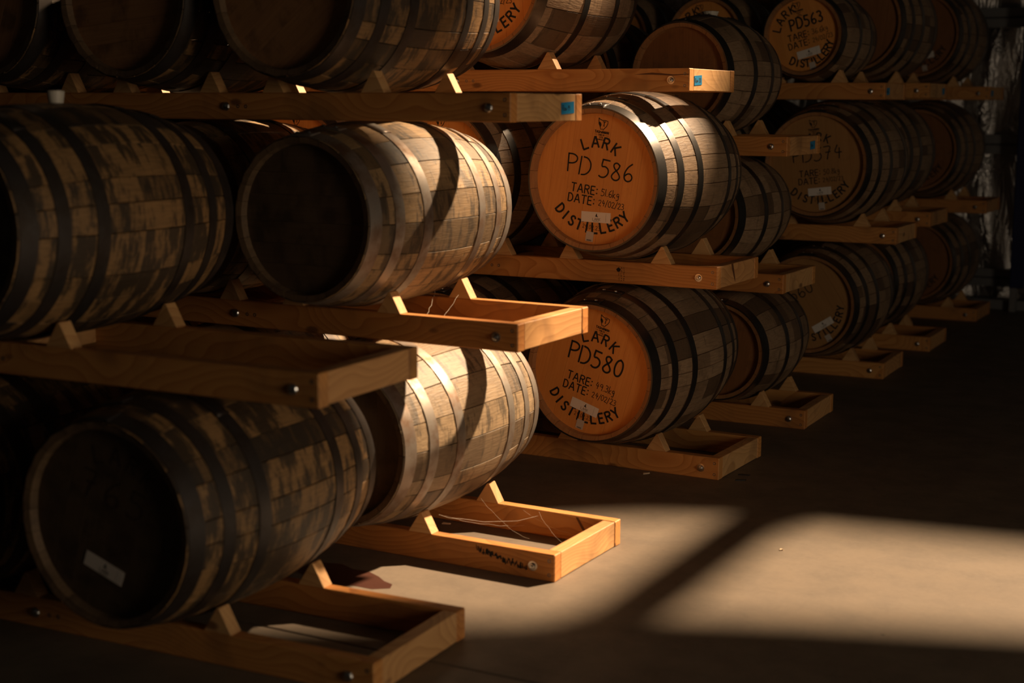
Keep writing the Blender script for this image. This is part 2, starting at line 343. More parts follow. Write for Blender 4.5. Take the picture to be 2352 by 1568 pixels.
# ------------------------------------------------------------------ barrels
class BType:
    def __init__(s, name, L, Rb, Rh, n, hoops, seed, boards, recess=.030, grow=0.0):
        s.name, s.L, s.Rb, s.Rh, s.n, s.recess = name, L, Rb, Rh, n, recess
        rnd = random.Random(seed)
        w = [rnd.uniform(.72, 1.3) for _ in range(n)]; t = sum(w); a = 0.0; s.staves = []
        for q in w:
            d = q / t * 2 * math.pi; s.staves.append(s.stave_mesh(a, a + d)); a += d
        full = list(hoops) + [(1 - b, 1 - c) for c, b in reversed(hoops)]
        full = [(min(p), max(p)) for p in full]
        s.hoops = [s.hoop_mesh(a * L, b * L) for a, b in full]; s.hoop_span = full
        ri = Rh - .021; s.ri = ri
        cuts = [-ri]; ws = [rnd.uniform(.8, 1.25) for _ in range(boards)]; q = 0
        for x in ws: q += x; cuts.append(-ri + 2 * ri * q / sum(ws))
        s.boards = [s.board_mesh(cuts[i], cuts[i + 1], ri, i == 0, i == boards - 1) for i in range(boards)]
        s.rivet = lathe_mesh('rivet', [(.0075, 0), (.0065, .003), (.004, .0048), (.001, .0053)], 10, 'z')
    def r(s, y): t = abs(y) / (s.L / 2); return s.Rb - (s.Rb - s.Rh) * t * t
    def stave_mesh(s, a0, a1):
        NS = 14; vs, fs, sm = [], [], set(); g = .0016
        def P(r, a, y): return (r * math.sin(a), y, r * math.cos(a))
        ys = [-s.L / 2 + s.L * i / NS for i in range(NS + 1)]
        for y in ys:
            r = s.r(y); e = .0022 / r; mid = (a0 + a1) / 2
            for rr, a in ((r, a0 + e), (r + .0005, mid), (r, a1 - e)): vs.append(P(rr, a, y))
        for j in range(NS):
            for i in range(2):
                b = j * 3 + i; sm.add(len(fs)); fs.append((b, b + 1, b + 4, b + 3))
        for lo, hi in ((a0, 1), (a1, -1)):
            b = len(vs)
            for y in ys:
                r = s.r(y)
                for rr, a in ((r - .0035, lo + hi * .0005 / r), (r, lo + hi * .0022 / r)): vs.append(P(rr, a, y))
            for j in range(NS):
                q = b + 2 * j; f = (q, q + 1, q + 3, q + 2); sm.add(len(fs)); fs.append(f if hi > 0 else f[::-1])
        n_out = len(fs)
        for end, y in ((0, -s.L / 2), (1, s.L / 2)):
            sg = 1 if end == 0 else -1; th = .021; dp = sg * (s.recess + .006)
            b = len(vs); r = s.Rh; gg = .0006 / r
            for rr, yy in ((r, y), (r - th, y + sg * .004), (r - th - .004, y + dp)):
                for k in range(3): vs.append(P(rr - (.0035 if (k != 1 and rr == r) else 0), a0 + gg + (a1 - a0 - 2 * gg) * k / 2, yy))
            for j in range(2):
                for k in range(2):
                    q = b + j * 3 + k; f = (q, q + 3, q + 4, q + 1); fs.append(f if end == 0 else f[::-1])
        me = mesh('stave', vs, fs, sm); me.materials.append(M['chime_new']); me.materials.append(M['chime_new'])
        me.polygons.foreach_set('material_index', [0 if i < n_out else 1 for i in range(len(fs))])
        return me
    def hoop_mesh(s, y0, y1):
        SEG = 72; vs, fs, sm = [], [], set(); y0 -= s.L / 2; y1 -= s.L / 2; ym = (y0 + y1) / 2; t = .0028
        def ring(rr, y, segs=SEG, a0=0.0, a1=2 * math.pi, closed=True):
            b = len(vs)
            for i in range(segs + (0 if closed else 1)):
                a = a0 + (a1 - a0) * i / segs; vs.append((rr * math.sin(a), y, rr * math.cos(a)))
            return b
        def strip(b0, b1, segs=SEG, closed=True, smooth=True):
            for i in range(segs):
                j = (i + 1) % segs if closed else i + 1
                if smooth: sm.add(len(fs))
                fs.append((b0 + i, b0 + j, b1 + j, b1 + i))
        strip(ring(s.r(y0) + t, y0), ring(s.r(ym) + t, ym)); strip(len(vs) - SEG, ring(s.r(y1) + t, y1))
        strip(ring(s.r(y0) - .004, y0), ring(s.r(y0) + t, y0), smooth=False); strip(ring(s.r(y1) + t, y1), ring(s.r(y1) - .004, y1), smooth=False)
        # the riveted lap
        la, lb, o = R(-13), R(7), t * 2
        i0 = ring(s.r(y0) + o, y0, 8, la, lb, False); i1 = ring(s.r(y1) + o, y1, 8, la, lb, False); strip(i0, i1, 8, False)
        e0 = ring(s.r(y0) + t * .5, y0, 8, la, lb, False); strip(e0, i0, 8, False, False)
        e1 = ring(s.r(y1) + t * .5, y1, 8, la, lb, False); strip(i1, e1, 8, False, False)
        fs.append((i0 + 8, e0 + 8, e1 + 8, i1 + 8)); fs.append((i0, i1, e1, e0))
        return mesh('hoop', vs, fs, sm)
    def board_mesh(s, xa, xb, ri, first, last):
        g = .00012; xa, xb = xa + (0 if first else g), xb - (0 if last else g); n = 5
        xs = [xa + (xb - xa) * i / n for i in range(n + 1)]
        out = [(x, math.sqrt(max(ri * ri - x * x, 0))) for x in xs] + [(x, -math.sqrt(max(ri * ri - x * x, 0))) for x in reversed(xs)]
        cx = (xa + xb) / 2
        vs, k = [], len(out)
        for x, z in out: vs.append((x + (.0004 if x < cx else -.0004), 0.0, z * .999))     # front face, eased edges
        for x, z in out: vs.append((x, .0008, z))
        for x, z in out: vs.append((x, .018, z))
        fs = [tuple(reversed(range(k)))]
        for j in (0, k):
            for i in range(k):
                q = (i + 1) % k; fs.append((j + i, j + q, j + k + q, j + k + i))
        return mesh('head_board', vs, fs)
PD = BType('pd', .93, .354, .287, 27, [(0.0, .056), (.135, .180), (.298, .344)], 3, 7)
PD4 = BType('pd4', .93, .354, .287, 26, [(0.0, .065), (.325, .370)], 11, 7)
OLD = BType('old', .90, .325, .274, 22, [(0.006, .062), (.130, .178), (.285, .335)], 5, 6)
OLDA = BType('olda', .90, .333, .278, 23, [(0.006, .064), (.130, .178), (.275, .325)], 8, 6)
SMALL = BType('small', .75, .285, .238, 21, [(0.0, .070), (.315, .370)], 13, 6)
SMALL2 = BType('small2', .75, .258, .2185, 20, [(0.0, .072), (.315, .370)], 17, 6)

def barrel(T, loc, roll, yaw, label, stave, head, hoop, text=None, group=None, bung=None, head_roll=0.0):
    b = empty('oak_barrel', loc, (0, R(roll), yaw)); tag(b, label, 'barrel', group)
    for me in T.staves: obj('stave', me, None, b)
    for o in b.children:
        for q, mt in ((0, stave), (1, 'chime_new' if stave == 'stave_new' else 'chime_old')):
            o.material_slots[q].link = 'OBJECT'; o.material_slots[q].material = M[mt]
    for i, me in enumerate(T.hoops):
        h = obj('hoop', me, None, b)
        if not h.material_slots: me.materials.append(None)
        h.material_slots[0].link = 'OBJECT'; h.material_slots[0].material = M[hoop]
        h.rotation_euler = (0, R(-roll + random.uniform(-6, 8)) if i == 0 else R(random.uniform(-40, 40)), 0)
        if i < 2 and hoop != 'hoop_dull':
            h.rotation_euler[1] = R(-roll + (2 if i == 0 else 7))
            y = (sum(T.hoop_span[i]) / 2 - .5) * T.L
            for a in (-8, 1.5):
                r = T.r(y) + .0054; rv = obj('rivet', T.rivet, 'steel' if hoop == 'hoop_black' else 'dark_steel', h, (r * math.sin(R(a)), y, r * math.cos(R(a))), (0, R(a), 0))
    yh = -T.L / 2 + T.recess
    for sgn in (-1, 1):
        for me in T.boards:
            o = obj('head_board', me, None, b, (0, sgn * -yh if sgn > 0 else yh, 0), (0, R(head_roll), 0) if sgn < 0 else (0, R(head_roll), math.pi))
            if not o.material_slots: me.materials.append(None)
            o.material_slots[0].link = 'OBJECT'; o.material_slots[0].material = M[head]
    if bung:
        bg = obj('bung', lathe_mesh('bung', [(bung[0] * .75, -.012), (bung[0] * .88, bung[1] * .2), (bung[0], bung[1] * .8), (bung[0], bung[1] * .93), (bung[0] * .85, bung[1]), (bung[0] * .2, bung[1])], 18, 'z'), 'bung_white', b, (T.Rb * math.sin(R(-roll)), 0.0, T.Rb * math.cos(R(-roll))), (0, R(-roll), 0))
        bg['label'] = 'white bung'
    if text: text(b, yh)
    return b

def put(ink, name, mat, b, yh): return obj(name, ink.mesh(name), mat, b, (0, yh - .0007, 0))
def pd_text(number, tare, date, num_w=.0062, num_h=.072, num_u=-.130, num_v=.012, lark=(-27, 18.5), lark_r=.150, dist=(-44, 10.4), dist_r=.197,
            lab=(.022, -.150, 0.0), tg=(.010, -.232), emb=(0, .222, .86), sc=1.0, ink='ink', num_gap=.18, tare_u=-.100, rows=(-.062, -.105), num_sx=1.10, num_ang=0.0, only=None):
    def f(b, yh):
        def on(k): return only is None or k in only
        if on('lark'):
            k = Ink(); k.arc('LARK', lark_r, lark[0], lark[1], .042, .0076); put(k, 'stencil_wordmark', ink, b, yh)
        if on('dist'):
            k = Ink(); k.arc('DISTILLERY', dist_r, dist[0], dist[1], .040, .0082, True); put(k, 'stencil_lettering', ink, b, yh)
        if on('emb'): put(emblem(*emb), 'cooperage_emblem', ink, b, yh)
        if on('num'):
            u = num_u
            for wd in number.split(' '):
                k = Ink(); u += k.line(wd, u, num_v, num_h, num_w, R(num_ang), num_gap, .05, 3, num_sx) + .028; put(k, 'handwritten_number', ink, b, yh)
        if on('rows'):
            k = Ink(); k.line('TARE:', tare_u, rows[0], .033, .0052, gap=.26, smooth=1, sx=1.0); k.line('DATE:', tare_u - .008, rows[1], .033, .0052, gap=.26, smooth=1, sx=1.0); put(k, 'stencil_fields', ink, b, yh)
            k = Ink(); k.line(tare, tare_u + .134, rows[0] + .002, .028, .0028, gap=.16, wob=.05); k.line(date, tare_u + .128, rows[1] + .004, .024, .0026, gap=.14, wob=.05); put(k, 'handwritten_values', ink, b, yh)
        if on('rows'):
            k = Ink(); k.line('24.02.23', tg[0] - .038, tg[1] + .030, .017, .0018, gap=.2, smooth=1); put(k, 'date_stamp', ink, b, yh)
        if on('lab'): sticker(b, yh, lab[0], lab[1], R(lab[2]))
        if on('tag'): small_tag(b, yh, tg[0], tg[1])
    return f

# ------------------------------------------------------------------ the setting
def struct(name, me, mat): o = obj(name, me, mat); o['kind'] = 'structure'; return o
JOINT = 3.30
fl = struct('floor', box_mesh('floor', -9, 4.2, -4, 12.2, -.25, -.05, 0), 'concrete')
for a, b in ((-4, JOINT - .004), (JOINT + .004, 12.2)): obj('slab', box_mesh('slab', -9, 4.2, a, b, -.0505, 0, .002), 'concrete', fl)
k = [(-2.72, 3.90), (-2.66, 3.87), (-2.60, 3.875), (-2.54, 3.845), (-2.50, 3.815), (-2.46, 3.80), (-2.445, 3.765), (-2.49, 3.73), (-2.56, 3.73), (-2.62, 3.70), (-2.70, 3.72), (-2.80, 3.76), (-2.82, 3.83), (-2.78, 3.88)]
obj('wine_stain', mesh('wine_stain', [(x, y, .0006) for x, y in k], [tuple(reversed(range(len(k))))]), 'wine_stain', fl)

def foil_wall():
    nx, nz = 220, 90; x0, x1, z0, z1 = -7.0, 3.2, 0.0, 3.6; vs, fs = [], []
    rnd = random.Random(4); ph = [(rnd.uniform(2, 22), rnd.uniform(0, 6.3), rnd.uniform(.006, .022)) for _ in range(9)]
    for j in range(nz + 1):
        z = z0 + (z1 - z0) * j / nz
        pin = min(abs(z - g) for g in (.22, 1.22, 2.16, 3.1)); pf = min(1.0, pin / .28)
        for i in range(nx + 1):
            x = x0 + (x1 - x0) * i / nx
            d = sum(a * math.sin(f * (x + .10 * math.sin(z * 2.3 + p)) + p) for f, p, a in ph)
            vs.append((x, 11.75 + d * (.25 + .75 * pf) - .05 * pf, z))
    for j in range(nz):
        for i in range(nx):
            a = j * (nx + 1) + i; fs.append((a, a + 1, a + nx + 2, a + nx + 1))
    return mesh('wall_back', vs, fs, set(range(len(fs))))
struct('wall_back', foil_wall(), 'foil')
zr0 = lambda x: 5.0 - .58 * (x - 1.14) - .02
gv = [(x, y, z) for y in (11.95, 12.08) for x, z in ((-9, 0), (4.2, 0), (4.2, zr0(4.2)), (-9, zr0(-9)))]
struct('wall_gable', mesh('wall_gable', gv, [(0, 1, 2, 3), (7, 6, 5, 4), (0, 4, 5, 1), (1, 5, 6, 2), (2, 6, 7, 3), (3, 7, 4, 0)]), 'dark_sheet')
for n, (z, h) in enumerate(((.22, .13), (1.22, .14), (2.15, .14), (3.1, .14))):
    bm = bmesh.new()
    prof = [(0, -h / 2), (-.09, -h / 2), (-.09, -h * .05), (-.075, 0.0), (-.09, h * .05), (-.09, h / 2), (0, h / 2)]
    vs = [(x, 11.70 + y, z + q) for x in (-7, 3.2) for y, q in prof]; m = len(prof)
    struct('trim_%d' % (n + 1), mesh('girt', vs, [(i, i + m, i + m + 1, i + 1) for i in range(m - 1)] + [tuple(range(m)), tuple(reversed(range(m, 2 * m)))]), 'galvanised')
struct('baseboard_back', box_mesh('baseboard_back', -7, 3.2, 11.44, 11.60, 0, .075, .004), 'galvanised')
# side wall with its doorway, roof with its strip of open roof light
struct('wall_left', box_mesh('wall_left', -9.15, -9, -4, 12, 0, 11, 0), 'dark_sheet')
wr = struct('wall_right', box_mesh('wall_right', 4.0, 4.12, 2.95, 12, 0, 3.45, 0), 'dark_sheet')
obj('wall_panel', box_mesh('wall_panel', 4.0, 4.12, -4, .85, 0, 3.45, 0), 'dark_sheet', wr)
obj('wall_panel', box_mesh('wall_panel', 4.0, 4.12, .85, 2.95, 2.35, 3.45, 0), 'dark_sheet', wr)
def roof():
    zr = lambda x: 5.0 - .58 * (x - 1.14)
    ox0, ox1, oy0, oy1 = -1.6, 2.9, 8.25, 10.6
    xs = (-9, ox0, ox1, 4.2); vs, fs = [], []
    for x in xs:
        for y in (-4, oy0 + .075 * (x - 1.14), oy1, 12.1): vs.append((x, y, zr(x)))
    for i in range(3):
        for j in range(3):
            if (i, j) != (1, 1): a = i * 4 + j; fs.append((a, a + 1, a + 5, a + 4))
    c = struct('ceiling', mesh('ceiling', vs, fs), 'dark_sheet')
    for n, x in enumerate((-2.3, -.58, 1.14, 2.86)):
        if n == 1: continue
        t = struct('trim_%d' % (6 + n), box_mesh('purlin', x - .095, x + .095, -4, 12, zr(x) - .16, zr(x) - .01, .004), 'galvanised')
roof()
def sun_blockers():
    # unseen slabs added outside, below and above the sun beam, to soften its edges
    def slab(name, line, t, back, z0, z1):
        P = [Vector((x, y, 0)) + SUN * t for x, y in line]; n = Vector(back); q = [*P, *[p + n for p in reversed(P)]]; m = len(q)
        vs = [(v.x, v.y, z0) for v in q] + [(v.x, v.y, P[0].z + z1) for v in q]
        fs = [tuple(reversed(range(m))), tuple(range(m, 2 * m))] + [(i, (i + 1) % m, (i + 1) % m + m, i + m) for i in range(m)]
        struct(name, mesh(name, vs, fs), 'dark_sheet')
    slab('sun_blocker_low', ((-5.2, 3.10), (-3.9, 3.86), (-3.3, 4.26), (-2.75, 4.40), (-2.12, 4.88), (-1.74, 5.03), (-.79, 5.18), (6.0, 6.4)), 15.0, (-2.1, 5.6, 0), 0, 0)
    slab('sun_blocker_high', ((-9.0, -.30), (-2.05, 3.66), (-1.65, 3.95), (-1.16, 4.15), (-.65, 4.33), (6.0, 6.6)), 12.5, (1.5, -5.0, 0), 12.5 * SUN.z, .1)
sun_blockers()

# ------------------------------------------------------------------ racks with their barrels
W = .489; RAIL = .09; RT = .045
RACKS = {  # end corner nearest the lens: x, y, z, turn
'A0': (-2.008, 3.012, 0, .0299), 'A1': (-2.140, 2.977, .743, .0273),
'B0': (-2.020, 4.063, 0, -.0179), 'B1': (-2.145, 4.042, .731, -.0219), 'B2': (-2.172, 4.038, 1.442, -.0138),
'C0': (-2.024, 5.551, 0, -.0247), 'C1': (-2.049, 5.542, .775, -.0026), 'C2': (-2.189, 5.551, 1.551, -.0180),
'D0': (-2.008, 6.652, 0, .0158), 'D1': (-2.128, 6.632, .633, -.0084), 'D2': (-2.124, 6.611, 1.268, -.0133),
'E0': (-2.018, 8.130, 0, .0229), 'E1': (-1.968, 8.085, .756, .0114), 'E2': (-2.072, 8.110, 1.533, .0139),
'F0': (-2.009, 9.214, 0, .0085), 'F1': (-2.039, 9.199, .771, .0006), 'F2': (-2.084, 9.204, 1.548, .0025),
'G0': (-2.020, 10.702, 0, -.0026), 'G1': (-1.985, 10.666, .764, -.0003), 'G2': (-2.007, 10.683, 1.545, -.0105)}
ROW = {'A': 'the frontmost rack stack', 'B': 'the stack behind the frontmost'}
BOLT = lathe_mesh('bolt', [(.0165, 0), (.0165, .0022), (.0150, .0024), (.0100, .0026), (.0100, .0085), (.0082, .0098), (.0050, .0100), (.0050, .0150), (.0035, .0160)], 14)
DOME = lathe_mesh('bolt', [(.0155, 0), (.0150, .002), (.0125, .0055), (.008, .0082), (.002, .0092)], 16)
SCREW = lathe_mesh('screw', [(.0062, -.001), (.0062, .0006), (.0042, .0006), (.0030, -.0004)], 12)
def chock_mesh():
    b, t, h, d = .092, .008, .070, RT
    p = [(-b / 2, 0), (b / 2, 0), (t / 2 + .003, h), (-t / 2 + .003, h)]
    bm = bmesh.new(); a = [bm.verts.new((x, -d / 2, z)) for x, z in p]; c = [bm.verts.new((x, d / 2, z)) for x, z in p]
    bm.faces.new(a); bm.faces.new(c[::-1])
    for i in range(4): bm.faces.new((a[(i + 1) % 4], a[i], c[i], c[(i + 1) % 4]))
    bmesh.ops.bevel(bm, geom=bm.edges[:], offset=.0015, segments=1, affect='EDGES')
    me = bpy.data.meshes.new('chock'); bm.to_mesh(me); bm.free(); return me
CHOCK = chock_mesh()
RACK_LABEL = {}
def rack(key, length, barrels, label, tape=None, tape_text='', tw=.035, dome=False, mids=(1.12,), end_drop=.002):
    """barrels: (type, world x, roll, label, stave, head, hoop, text, extras)"""
    x, y, z, a = RACKS[key]
    e = empty('barrel_rack', (x, y, z), (0, 0, a)); tag(e, label, 'rack', 'timber racks carrying the barrels')
    obj('rail', box_mesh('rail', -length, 0, 0, RT, 0, RAIL, .003), 'pine_along', e)
    obj('rail', box_mesh('rail', -length, .001, W - RT, W, 0, RAIL, .003), 'pine_along', e)
    obj('end_board', box_mesh('end_board', -RT - .001, -.001, RT + .0004, W - RT - .0004, end_drop, RAIL - .001, .002), 'pine_across', e)
    for m in mids: obj('cross_board', box_mesh('cross_board', -m - .045, -m, RT + .0004, W - RT - .0004, .022, RAIL - .024, .002), 'pine_across', e)
    obj('cross_board', box_mesh('cross_board', -length, -length + .045, RT + .0004, W - RT - .0004, .022, RAIL - .024, .002), 'pine_across', e)
    for i, bx in enumerate([-.078] + [-m - .022 for m in mids]):
        obj('bolt', DOME if dome or i else BOLT, 'steel', e, (bx, 0, .044))
        for sx, sz in (((-.019, .068), (-.019, .022)) if i == 0 else ((bx + .052, .044), (bx + .085, .044))):
            obj('screw', SCREW, 'dark_steel', e, (sx, 0, sz))
    if tape is not None:
        t = obj('tape_label', box_mesh('tape_label', -.0006, .0006, -tw, tw, -.019, .019, 0), 'blue_tape', e, (.0003, tape, .044), (R(3), 0, 0)); t['label'] = 'blue tape label'
        if tape_text:
            k = Ink(); k.line(tape_text, -tw * .85, -.008, .017, .0020, gap=.14, wob=.08)
            obj('handwriting', mesh('handwriting', [(.0011, u, v) for u, v in k.v], k.f), 'ink', t)
    up = chr(ord(key[1]) + 1); above = RACKS.get(key[0] + up)
    for T, bx, roll, lab, st, hd, hp, txt, kw in barrels:
        hp_t = .0035
        r1 = T.r(W / 2 - RT) + hp_t
        if above:
            r2 = T.r(max(W / 2 - RT - abs(above[1] - y) - .02, 0)) + hp_t; gap = above[2] - z - RAIL
            sc = min(1.0, (gap - .006) / (r1 + r2)); c = r1 * sc + (gap - (r1 + r2) * sc) / 2
        else: sc = 1.0; c = r1 + .003
        lx = (bx - x) / math.cos(a)
        w = Matrix.Rotation(a, 3, 'Z') @ Vector((lx, W / 2, RAIL + c)) + Vector((x, y, z))
        barrel(T, w, roll, a, lab, st, hd, hp, txt, 'barrels lying in the racks', **kw).scale = (sc, 1, sc)
        q = c - .070; rr = r1 * sc
        s = math.sqrt(max(rr * rr - q * q, .01)) + .001
        for yy in (RT / 2, W - RT / 2):
            for sg in (-1, 1):
                obj('chock', CHOCK, 'pine_pale', e, (lx + sg * (s + .003), yy, RAIL - .0002), (0, 0, 0 if sg > 0 else math.pi))
    return e

N = None
def B(T, x, roll, lab, st='stave_new', hd='head_new', hp='hoop_black', txt=None, **kw): return (T, x, roll, lab, st, hd, hp, txt, kw)

def t_a0(b, yh):
    k = Ink(); k.line('765', -.115, .045, .075, .0060, 0, .42, .05, 3, 1.3); put(k, 'handwritten_number', 'faded_ink', b, yh)
    k = Ink(); k.arc('LARK', .185, -27, 18.5, .046, .008); put(k, 'stencil_wordmark', 'faded_ink', b, yh)
    sticker(b, yh, .012, -.130, R(-3), .135, .042)
rack('A0', 2.9, [
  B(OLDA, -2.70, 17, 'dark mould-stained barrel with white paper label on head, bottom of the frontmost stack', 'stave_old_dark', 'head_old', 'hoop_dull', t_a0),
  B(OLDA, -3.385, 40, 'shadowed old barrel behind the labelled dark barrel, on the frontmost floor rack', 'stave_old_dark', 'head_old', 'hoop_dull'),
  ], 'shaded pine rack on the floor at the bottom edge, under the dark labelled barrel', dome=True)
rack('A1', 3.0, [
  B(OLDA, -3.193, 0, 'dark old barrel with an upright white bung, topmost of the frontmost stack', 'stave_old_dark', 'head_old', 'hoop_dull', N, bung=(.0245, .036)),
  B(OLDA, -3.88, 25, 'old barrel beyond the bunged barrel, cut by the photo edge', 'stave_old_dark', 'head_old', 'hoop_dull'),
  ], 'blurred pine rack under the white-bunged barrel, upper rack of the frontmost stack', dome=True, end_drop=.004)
e = rack('B0', 2.9, [
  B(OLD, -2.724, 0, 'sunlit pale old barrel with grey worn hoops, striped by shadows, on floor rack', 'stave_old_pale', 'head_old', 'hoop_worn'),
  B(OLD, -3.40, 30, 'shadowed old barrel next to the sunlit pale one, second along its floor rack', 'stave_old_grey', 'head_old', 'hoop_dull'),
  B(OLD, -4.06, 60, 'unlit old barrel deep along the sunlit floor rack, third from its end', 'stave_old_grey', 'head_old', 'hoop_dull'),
  ], 'sunlit pine rack on the floor with cobwebs and a black ink smear on its rail', mids=(1.25,))
k = Ink(); rnd = random.Random(2)
for i in range(46):
    u = -.285 + .185 * i / 45; v = .068 - .034 * i / 45 + rnd.uniform(-.006, .006); h = rnd.uniform(.005, .018)
    k.stroke([(u, v - h / 2), (u + rnd.uniform(-.003, .003), v + h / 2)], rnd.uniform(.002, .006))
blotch2 = [(-.150, .085), (-.140, .085), (-.118, .052), (-.098, .022), (-.104, .020), (-.126, .046)]
obj('knot', mesh('knot', [(u, W - RT - .0006, v) for u, v in blotch2], [tuple(range(6))]), 'knot', e)
obj('ink_smear', k.mesh('ink_smear'), 'ink', e, (0, -.0006, 0))['label'] = 'black ink smear'
rack('B1', 2.9, [
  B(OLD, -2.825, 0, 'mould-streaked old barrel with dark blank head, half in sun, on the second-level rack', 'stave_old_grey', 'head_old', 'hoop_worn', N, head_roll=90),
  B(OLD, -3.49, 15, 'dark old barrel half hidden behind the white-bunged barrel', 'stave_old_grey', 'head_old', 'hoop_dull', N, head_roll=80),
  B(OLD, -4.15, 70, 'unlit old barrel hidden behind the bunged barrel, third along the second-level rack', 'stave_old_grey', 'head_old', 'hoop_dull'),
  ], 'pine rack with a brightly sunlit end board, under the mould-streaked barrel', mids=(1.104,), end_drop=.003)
rack('B2', 3.0, [
  B(OLD, -2.878, 0, 'old barrel with slanting head boards, topmost beside the sunlit stencilled barrel', 'stave_old_dark', 'head_brown', 'hoop_dull', N, head_roll=52),
  B(OLD, -3.548, 10, 'dim old barrel at the top, second from the end of the long shaded rack', 'stave_old_dark', 'head_brown', 'hoop_dull', N, head_roll=75),
  B(OLD, -4.205, 20, 'dim old barrel in the top corner, third from the end of the long shaded rack', 'stave_old_dark', 'head_brown', 'hoop_dull'),
  ], 'shaded pine rack with blue tape at the far end of its end board, topmost', tape=.385, tape_text='Row 19', tw=.046, mids=(1.085, 2.6), dome=True)

rack('C0', 2.9, [
  B(PD, -2.508, 15, 'new oak barrel marked PD580 with an orange head, on a floor rack', txt=pd_text('PD580', '49.3kg', '24/02/23', num_u=-.120, num_v=.022, lab=(.010, -.155, -3.0), num_sx=1.05, num_w=.0080)),
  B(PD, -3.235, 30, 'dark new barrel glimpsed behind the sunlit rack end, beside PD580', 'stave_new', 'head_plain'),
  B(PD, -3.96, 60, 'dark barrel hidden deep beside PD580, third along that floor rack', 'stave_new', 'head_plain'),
  ], 'shaded pine rack on the floor under the barrel marked PD580', mids=(1.05,))
e = rack('C1', 2.9, [
  B(PD, -2.497, 8, 'sunlit new oak barrel marked PD586 with shiny black hoops', txt=pd_text('PD 586', '51.6kg', '24/02/23', lab=(.026, -.150, 6.0))),
  B(PD, -3.225, 4, 'new oak barrel tucked behind the mould-streaked barrel, beside PD586', txt=pd_text('PD587', '50.4kg', '24/02/23')),
  B(PD, -3.955, 2, 'new oak barrel glimpsed through the gap above the mould-streaked barrel', txt=pd_text('PD', '', '', only=('emb', 'lark'))),
  ], 'warm-lit pine rack with a dark knot and ink stamp, under PD586', mids=(1.05,))
k = Ink()
for c in range(3):
    for r in range(7):
        u, v = -.425 + c * .011, .014 + r * .0085
        for q in range(2): k.stroke([(u + random.uniform(-.003, .003), v + random.uniform(-.003, .003)), (u + random.uniform(-.003, .003), v + random.uniform(-.003, .003))], .0015)
def blotch(parent, name, pts, mp):
    o = obj(name, mesh(name, [mp(u, v) for u, v in pts], [tuple(range(len(pts)))]), 'knot', parent); return o
blotch(e, 'knot', [(.162, .0885), (.182, .0885), (.196, .060), (.209, .030), (.214, .010), (.206, .018), (.190, .038), (.172, .066)], lambda u, v: (-.0004, u, v))
k.poly([(-.438, .058), (-.428, .066), (-.417, .060), (-.420, .050), (-.432, .048)])
obj('ink_stamp', k.mesh('ink_stamp'), 'ink', e, (0, -.0006, 0))
e2 = rack('C2', 2.9, [
  B(PD4, -3.03, -4, 'sunlit stencilled barrel with broad black end hoop, on the rack with the clearest blue tape', txt=pd_text('PD585', '47.2kg', '24/02/23', lab=(.012, -.148, 0.0), dist=(-42, 10.4), dist_r=.200)),
  B(PD4, -3.76, 12, 'barrel behind the slant-boarded old one, second along the sunlit top rack', txt=pd_text('PD584', '47.0kg', '24/02/23')),
  ], 'sunlit pine rack with a blue tape label reading Row 20 on its end', tape=.090, tape_text='Row 20', tw=.038, mids=(1.05,))

blotch(e2, 'crack', [(-.24, .066), (-.16, .0655), (-.08, .0615), (-.002, .0645), (-.002, .0680), (-.07, .0660), (-.12, .0705), (-.16, .0735), (-.20, .0700)], lambda u, v: (u, -.0005, v))
rack('D0', 2.6, [
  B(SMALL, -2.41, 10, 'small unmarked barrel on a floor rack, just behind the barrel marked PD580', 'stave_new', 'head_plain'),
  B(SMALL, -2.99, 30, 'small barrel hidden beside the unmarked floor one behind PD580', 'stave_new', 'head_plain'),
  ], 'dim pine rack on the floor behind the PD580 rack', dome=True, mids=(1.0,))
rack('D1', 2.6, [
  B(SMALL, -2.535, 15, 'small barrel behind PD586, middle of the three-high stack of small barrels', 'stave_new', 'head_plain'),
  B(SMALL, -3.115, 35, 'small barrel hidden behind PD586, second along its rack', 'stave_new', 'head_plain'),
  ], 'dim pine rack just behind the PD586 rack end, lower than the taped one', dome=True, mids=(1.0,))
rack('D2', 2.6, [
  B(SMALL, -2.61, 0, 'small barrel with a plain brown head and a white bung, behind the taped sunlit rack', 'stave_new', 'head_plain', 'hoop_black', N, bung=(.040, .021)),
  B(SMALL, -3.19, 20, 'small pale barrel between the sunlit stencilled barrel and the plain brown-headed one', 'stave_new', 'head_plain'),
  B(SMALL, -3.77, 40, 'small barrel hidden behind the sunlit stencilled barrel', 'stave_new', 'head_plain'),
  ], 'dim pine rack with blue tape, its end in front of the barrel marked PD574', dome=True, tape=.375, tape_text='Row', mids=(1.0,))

rack('E0', 2.6, [
  B(PD, -2.41, -33, 'dim barrel marked 560 with a tilted paper label, on a floor rack', 'stave_new', 'head_tan', txt=pd_text('PD560', '', '', num_u=-.185, num_v=.045, num_sx=1.1, lab=(.02, -.150, 0.0), only=('num', 'lab', 'dist', 'tag', 'lark'), dist=(-40, 10.4))),
  B(PD, -3.14, 20, 'dark barrel hidden beside the one marked 560', 'stave_new', 'head_plain'),
  ], 'dim pine rack on the floor under the barrel marked 560', dome=True)
rack('E1', 2.6, [
  B(PD, -2.37, -7, 'dim barrel marked PD574 with a tan head', 'stave_new', 'head_tan', txt=pd_text('PD574', '50.8kg', '24/02/23', num_sx=1.15, num_u=-.13, num_v=.02, lab=(.005, -.150, 0.0))),
  B(PD, -3.10, 20, 'dark barrel hidden beside the barrel marked PD574', 'stave_new', 'head_plain'),
  ], 'dim pine rack under the barrel marked PD574', dome=True)
